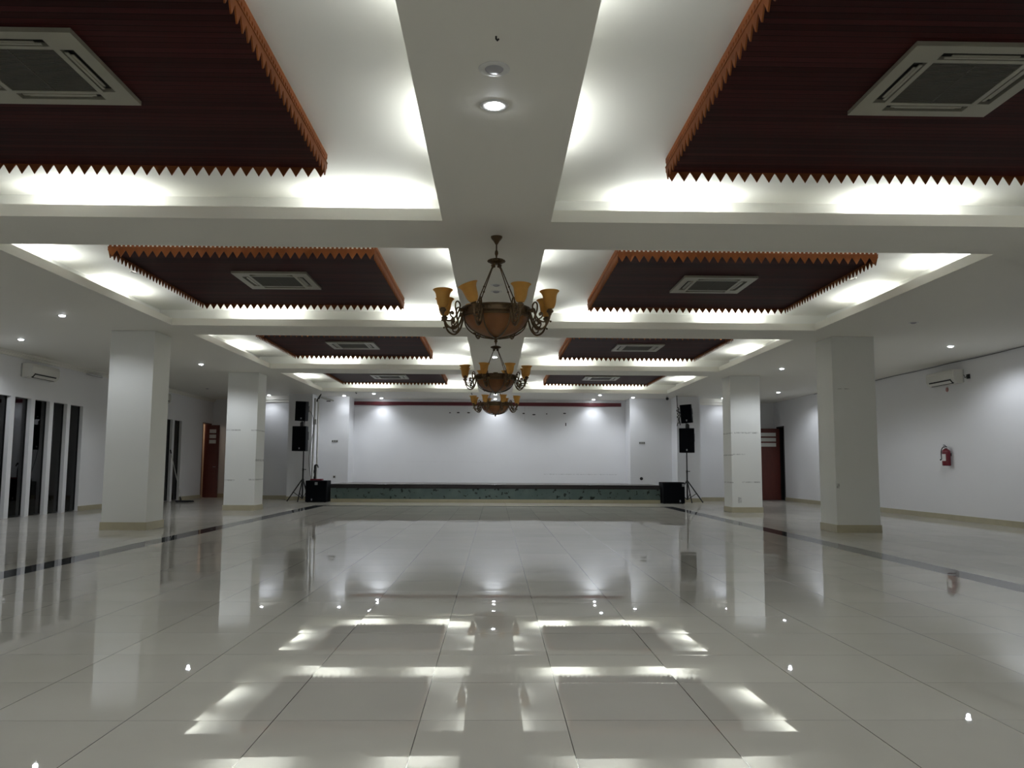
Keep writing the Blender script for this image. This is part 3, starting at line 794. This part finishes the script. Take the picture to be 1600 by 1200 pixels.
# ------------------------------------------------------------------ speakers
def stand(x, y, top, name_label, legdirs, zspread=.62):
    r = tag(empty('speaker_stand', (x, y, 0)), name_label, 'speaker stand', 'tripod speaker stands')
    MB().tube([(0, 0, .10), (0, 0, .95)], .024, 10).build('lower_tube', M_blackmetal, r)
    MB().tube([(0, 0, .93), (0, 0, top)], .019, 10).build('pole', M_blackmetal, r)
    m = MB().lathe([(.001, .90), (.028, .90), (.028, .97), (.001, .97)], 12); m.tube([(.02, 0, .94), (.07, 0, .94)], .009, 6); m.ball((.075, 0, .94), .016)
    m.build('clamp', M_rubber, r)
    MB().lathe([(.001, .58), (.034, .58), (.036, .65), (.020, .68), (.001, .68)], 12).build('hub', M_rubber, r)
    MB().lathe([(.001, .075), (.028, .08), (.028, .13), (.001, .13)], 12).build('lower_collar', M_rubber, r)
    for a, rad in legdirs:
        ca, sa = math.cos(a), math.sin(a)
        l = MB().tube([(.03*ca, .03*sa, .63), (rad*ca, rad*sa, .02)], .018, 8).build('leg', M_blackmetal, r)
        MB().tube([((rad-.02)*ca, (rad-.02)*sa, .045), ((rad+.008)*ca, (rad+.008)*sa, .008)], .019, 8).build('rubber_foot', M_rubber, l)
        t = .58
        MB().tube([(.02*ca, .02*sa, .10), ((.03+(rad-.03)*t)*ca, (.03+(rad-.03)*t)*sa, .63-.61*t)], .011, 6).build('brace', M_blackmetal, r)
    return r
def speaker(x, y, z, w_, h, d_, rz, label, tilt=(0, 0), badge=0, group='loudspeakers on stands'):
    r = tag(empty('loudspeaker', (x, y, z), rz), label, 'loudspeaker', group); r.rotation_euler = (tilt[0], tilt[1], rz)
    prof = [(-w_/2, -d_/2), (w_/2, -d_/2), (w_/2, d_*.05), (w_*.30, d_/2), (-w_*.30, d_/2), (-w_/2, d_*.05)]
    MB().prism(prof, lambda u, v, q: (u, v, q), 0, h).build('cabinet', M_black, r, bevel=.012)
    MB().box(-w_/2+.012, w_/2-.012, -d_/2-.012, -d_/2-.0005, .02, h-.02).build('grille', M_grille, r, bevel=.008)
    MB().box(badge-.018, badge+.018, -d_/2-.017, -d_/2-.0125, .055, .105).build('badge', M_silver, r)
    for s in (-1, 1):
        MB().box(s*(w_/2), s*(w_/2+.006), -.02-.0, .06, h*.45, h*.78).build('side_handle', M_rubber, r)
    return r
stand(-5.70, 24.85, 2.42, 'black tripod stand holding the two left loudspeakers', [(math.radians(205), .44), (math.radians(262), .36), (math.radians(75), .40), ])
speaker(-5.735, 24.62, 1.48, .42, .73, .36, -.12, 'larger lower black loudspeaker on the left stand', badge=.02)
speaker(-5.71, 24.62, 2.37, .34, .58, .32, -.24, 'smaller upper black loudspeaker on the left stand, tilted slightly', (.06, .05), badge=.04)
stand(5.84, 25.2, 2.44, 'black tripod stand holding the two right loudspeakers', [(math.radians(-25), .46), (math.radians(-82), .36), (math.radians(140), .42)])
speaker(5.80, 24.97, 1.50, .45, .735, .36, -.26, 'larger lower black loudspeaker on the right stand', badge=0)
speaker(5.835, 25.0, 2.40, .34, .56, .32, -.36, 'smaller upper black loudspeaker on the right stand, tilted to the left', (.05, -.07), badge=.0)
# adaptor blocks between the stacked cabinets
for x, y, z0, dz, lab in ((-5.71, 24.62, 2.211, .148, 'black mount between the two left loudspeakers'), (5.82, 24.97, 2.236, .145, 'black mount between the two right loudspeakers')):
    m = MB().box(x-.05, x+.05, y-.06, y+.06, z0, z0+.115); m.box(x-.032, x+.032, y-.04, y+.04, z0+.115, z0+dz)
    tag(m.build('speaker_mount', M_blackmetal, bevel=.006), lab, 'speaker mount', 'mounts between loudspeakers')
def sub(x0, x1, y, label, bx, bz):
    r = tag(empty('subwoofer', ((x0+x1)/2, y, 0)), label, 'subwoofer', 'black floor subwoofers'); w_ = (x1-x0)/2
    MB().box(-w_, w_, 0, .58, .012, .625).build('cabinet', M_black, r, bevel=.012)
    MB().box(-w_+.02, w_-.02, -.014, -.0005, .035, .60).build('grille', M_grille, r, bevel=.008)
    MB().box(bx-.018, bx+.018, -.019, -.0145, .05, .11).build('badge', M_silver, r)
    MB().box(bz-.04, bz+.04, -.018, -.0145, .50, .58).build('badge', M_silver, r)
    for a in (-1, 1):
        for b in (.05, .52): MB().lathe([(.001, 0), (.022, 0), (.022, .014), (.001, .014)], 10, a*(w_-.06), b).build('foot', M_rubber, r)
sub(-5.47, -4.85, 24.20, 'black subwoofer at the left end of the stage with a red tray on it', -.12, 0)
sub(4.90, 5.55, 24.25, 'black subwoofer at the right end of the stage', .18, .28)
# things on the left subwoofer
m = MB().box(-.17, .17, -.11, .11, 0, .012)
m.box(-.17, .17, -.11, -.10, .012, .045); m.box(-.17, .17, .10, .11, .012, .045); m.box(-.17, -.16, -.10, .10, .012, .045); m.box(.16, .17, -.10, .10, .012, .045)
tag(m.build('tray', M_redplastic, loc=(-5.20, 24.45, .626), bevel=.003), 'red shallow tray on top of the left subwoofer', 'tray')
r = tag(empty('lint_of_tool', (-5.26, 24.45, .639)), 'black upright hand tool with a hooked top standing on the red tray', 'tool'); r.name = 'hand_tool'
MB().box(-.035, .035, -.045, .045, 0, .30).build('body', M_blackmetal, r, bevel=.012)
MB().box(.036, .052, -.03, .03, .01, .26).build('side_panel', M_plate, r, bevel=.004)
MB().tube(spline([(0, 0, .28), (0, 0, .40), (.03, 0, .44), (.07, 0, .42), (.085, 0, .38), (.10, 0, .36)], 5), [.034]*8+[.024]*8+[.016]*10, 10).build('hook', M_blackmetal, r)
MB().box(-.03, -.012, -.0475, -.0455, .10, .2).build('label', M_paper, r)

# white poles at the left pier
r = tag(empty('pole', (-5.53, 25.25, 0)), 'tall slim white pole leaning in front of the left stage pier', 'pole')
m = MB().tube([(0, 0, 0), (.05, .0, 3.1)], [.034]*2, 12); m.build('shaft', M_white_metal, r)
MB().box(.0, .10, -.045, .045, 2.30, 2.46).build('clamp', M_plate, r, bevel=.008)
r = tag(empty('pole', (-5.40, 25.35, 0)), 'straight white pole with a short drooping arm near its top', 'pole')
MB().tube([(0, 0, 0), (-.01, 0, 3.16)], .030, 12).build('shaft', M_white_metal, r)
m = MB().tube([(-.06, 0, 3.0), (.0, 0, 3.12), (.07, 0, 3.24)], [.03, .035, .012], 8); m.build('joint', M_blackmetal, r)
m = MB().tube([(.03, 0, 3.14), (.20, -.01, 3.10), (.46, -.02, 3.03)], [.018, .034, .022], 8); m.build('arm', M_white_metal, r)
MB().box(.24, .36, -.035, -.005, 3.005, 3.03).build('arm_clip', M_blackmetal, r)
P = spline([(-5.60, 24.75, 2.75), (-5.48, 24.9, 2.55), (-5.47, 25.1, 2.2), (-5.51, 25.0, 1.8), (-5.53, 24.8, 1.2), (-5.42, 24.70, .632)], 8)
tag(MB().tube(P, .007, 6).build('cable', M_rubber), 'thin dark cable hanging beside the left loudspeakers', 'cable')
tag(MB().tube([(5.56, 25.2, 3.25), (5.575, 25.2, 2.9)], .011, 6).build('cable', M_rubber), 'short dark cable dropping from the ceiling to the upper right loudspeaker', 'cable')
# bundle of cable behind the right speaker
m = MB(); random.seed(3)
c = [(5.60+random.uniform(-.05, .05), 25.15+random.uniform(-.04, .04), 2.9-.045*i+random.uniform(-.03, .03)) for i in range(13)]
m.tube(spline(c, 5), .012, 6)
c = [(5.60+random.uniform(-.05, .06), 25.17+random.uniform(-.04, .04), 2.88-.045*i+random.uniform(-.03, .03)) for i in range(13)]
m.tube(spline(c, 5), .012, 6)
tag(m.build('cable_bundle', M_rubber), 'tangled dark cable bundle behind the upper right loudspeaker', 'cable')

# security camera on the ceiling by the right pier
r = tag(empty('security_camera', (5.30, 25.35, ZS)), 'small black ball camera under the ceiling near the right pier', 'security camera')
MB().lathe([(.001, 0), (.04, 0), (.04, -.015), (.012, -.02), (.012, -.05), (.001, -.05)], 14).build('bracket', M_white_metal, r)
MB().ball((0, 0, -.085), .048, 16).build('ball', M_blackmetal, r)

# switch plates and sockets on the piers, fixings on the stage wall
def plate(x, z, w_, h, lab, mat=M_plate, round_=False, name='switch_plate', cat='switch'):
    y = 26.3
    if round_: o = MB().lathe([(.001, .018), (h*.8, .018), (h, .010), (h, 0), (.001, 0)], 18, M=Matrix.Rotation(PI/2, 3, 'X')).build(name, mat, loc=(x, y, z))
    else:
        o = MB().box(-w_/2, w_/2, -.012, 0, -h/2, h/2).build(name, mat, loc=(x, y, z), bevel=.004)
        q = MB()
        n = max(1, round(w_/.07))
        for i in range(n): q.box(-w_/2+w_*(i+.2)/n, -w_/2+w_*(i+.8)/n, -.016, -.0125, -h*.3, h*.3)
        q.build('rocker', M_acgrille, o)
    tag(o, lab, cat)
plate(-5.06, 1.83, .20, .075, 'wide switch plate on the left stage pier')
plate(4.67, 1.83, .19, .075, 'wide switch plate on the right stage pier')
plate(-5.05, .71, .085, .085, 'small grey socket low on the left stage pier', name='wall_socket', cat='socket')
plate(4.64, .70, .085, .05, 'small round dark socket low on the right stage pier', M_blackmetal, True, name='wall_socket', cat='socket')
FX = [(-1.49, 2.81, .05, 'leftmost of the three dark fixings high on the stage wall left of the chandelier'), (-1.22, 2.815, .09, 'middle of the three dark fixings high on the stage wall left of the chandelier'), (-.88, 2.815, .09, 'dark fixing high on the stage wall nearest the chandelier on its left'),
      (.93, 2.80, .07, 'dark fixing on the stage wall beside the vertical crack'), (1.27, 2.765, .10, 'dark fixing just right of the vertical crack on the stage wall'), (1.69, 2.79, .04, 'tiny fixing between the crack and the right pair of marks'),
      (2.28, 2.81, .09, 'rightmost dark fixing high on the stage back wall'), (2.32, 2.45, .03, 'short upright fixing below the rightmost one on the stage wall')]
for x, z, w_, lab in FX:
    m = MB().box(-w_/2, w_/2, -.02, 0, -.014, .014)
    if w_ > .06: m.box(-.012, .012, -.03, -.02, -.02, .02)
    if w_ < .035: m = MB().box(-w_/2, w_/2, -.02, 0, -.05, .05)
    tag(m.build('wall_fixing', M_dark, loc=(x, 27.2, z)), lab, 'fixing', 'dark fixings on the stage wall')
# glossy pipe at the left wall head
r = tag(MB().tube([(-9.36, 19.05, 3.12), (-9.36, 19.75, 3.12)], .03, 12).build('pipe', M_chrome), 'short shiny pipe under the cornice between left air conditioner and column', 'pipe')
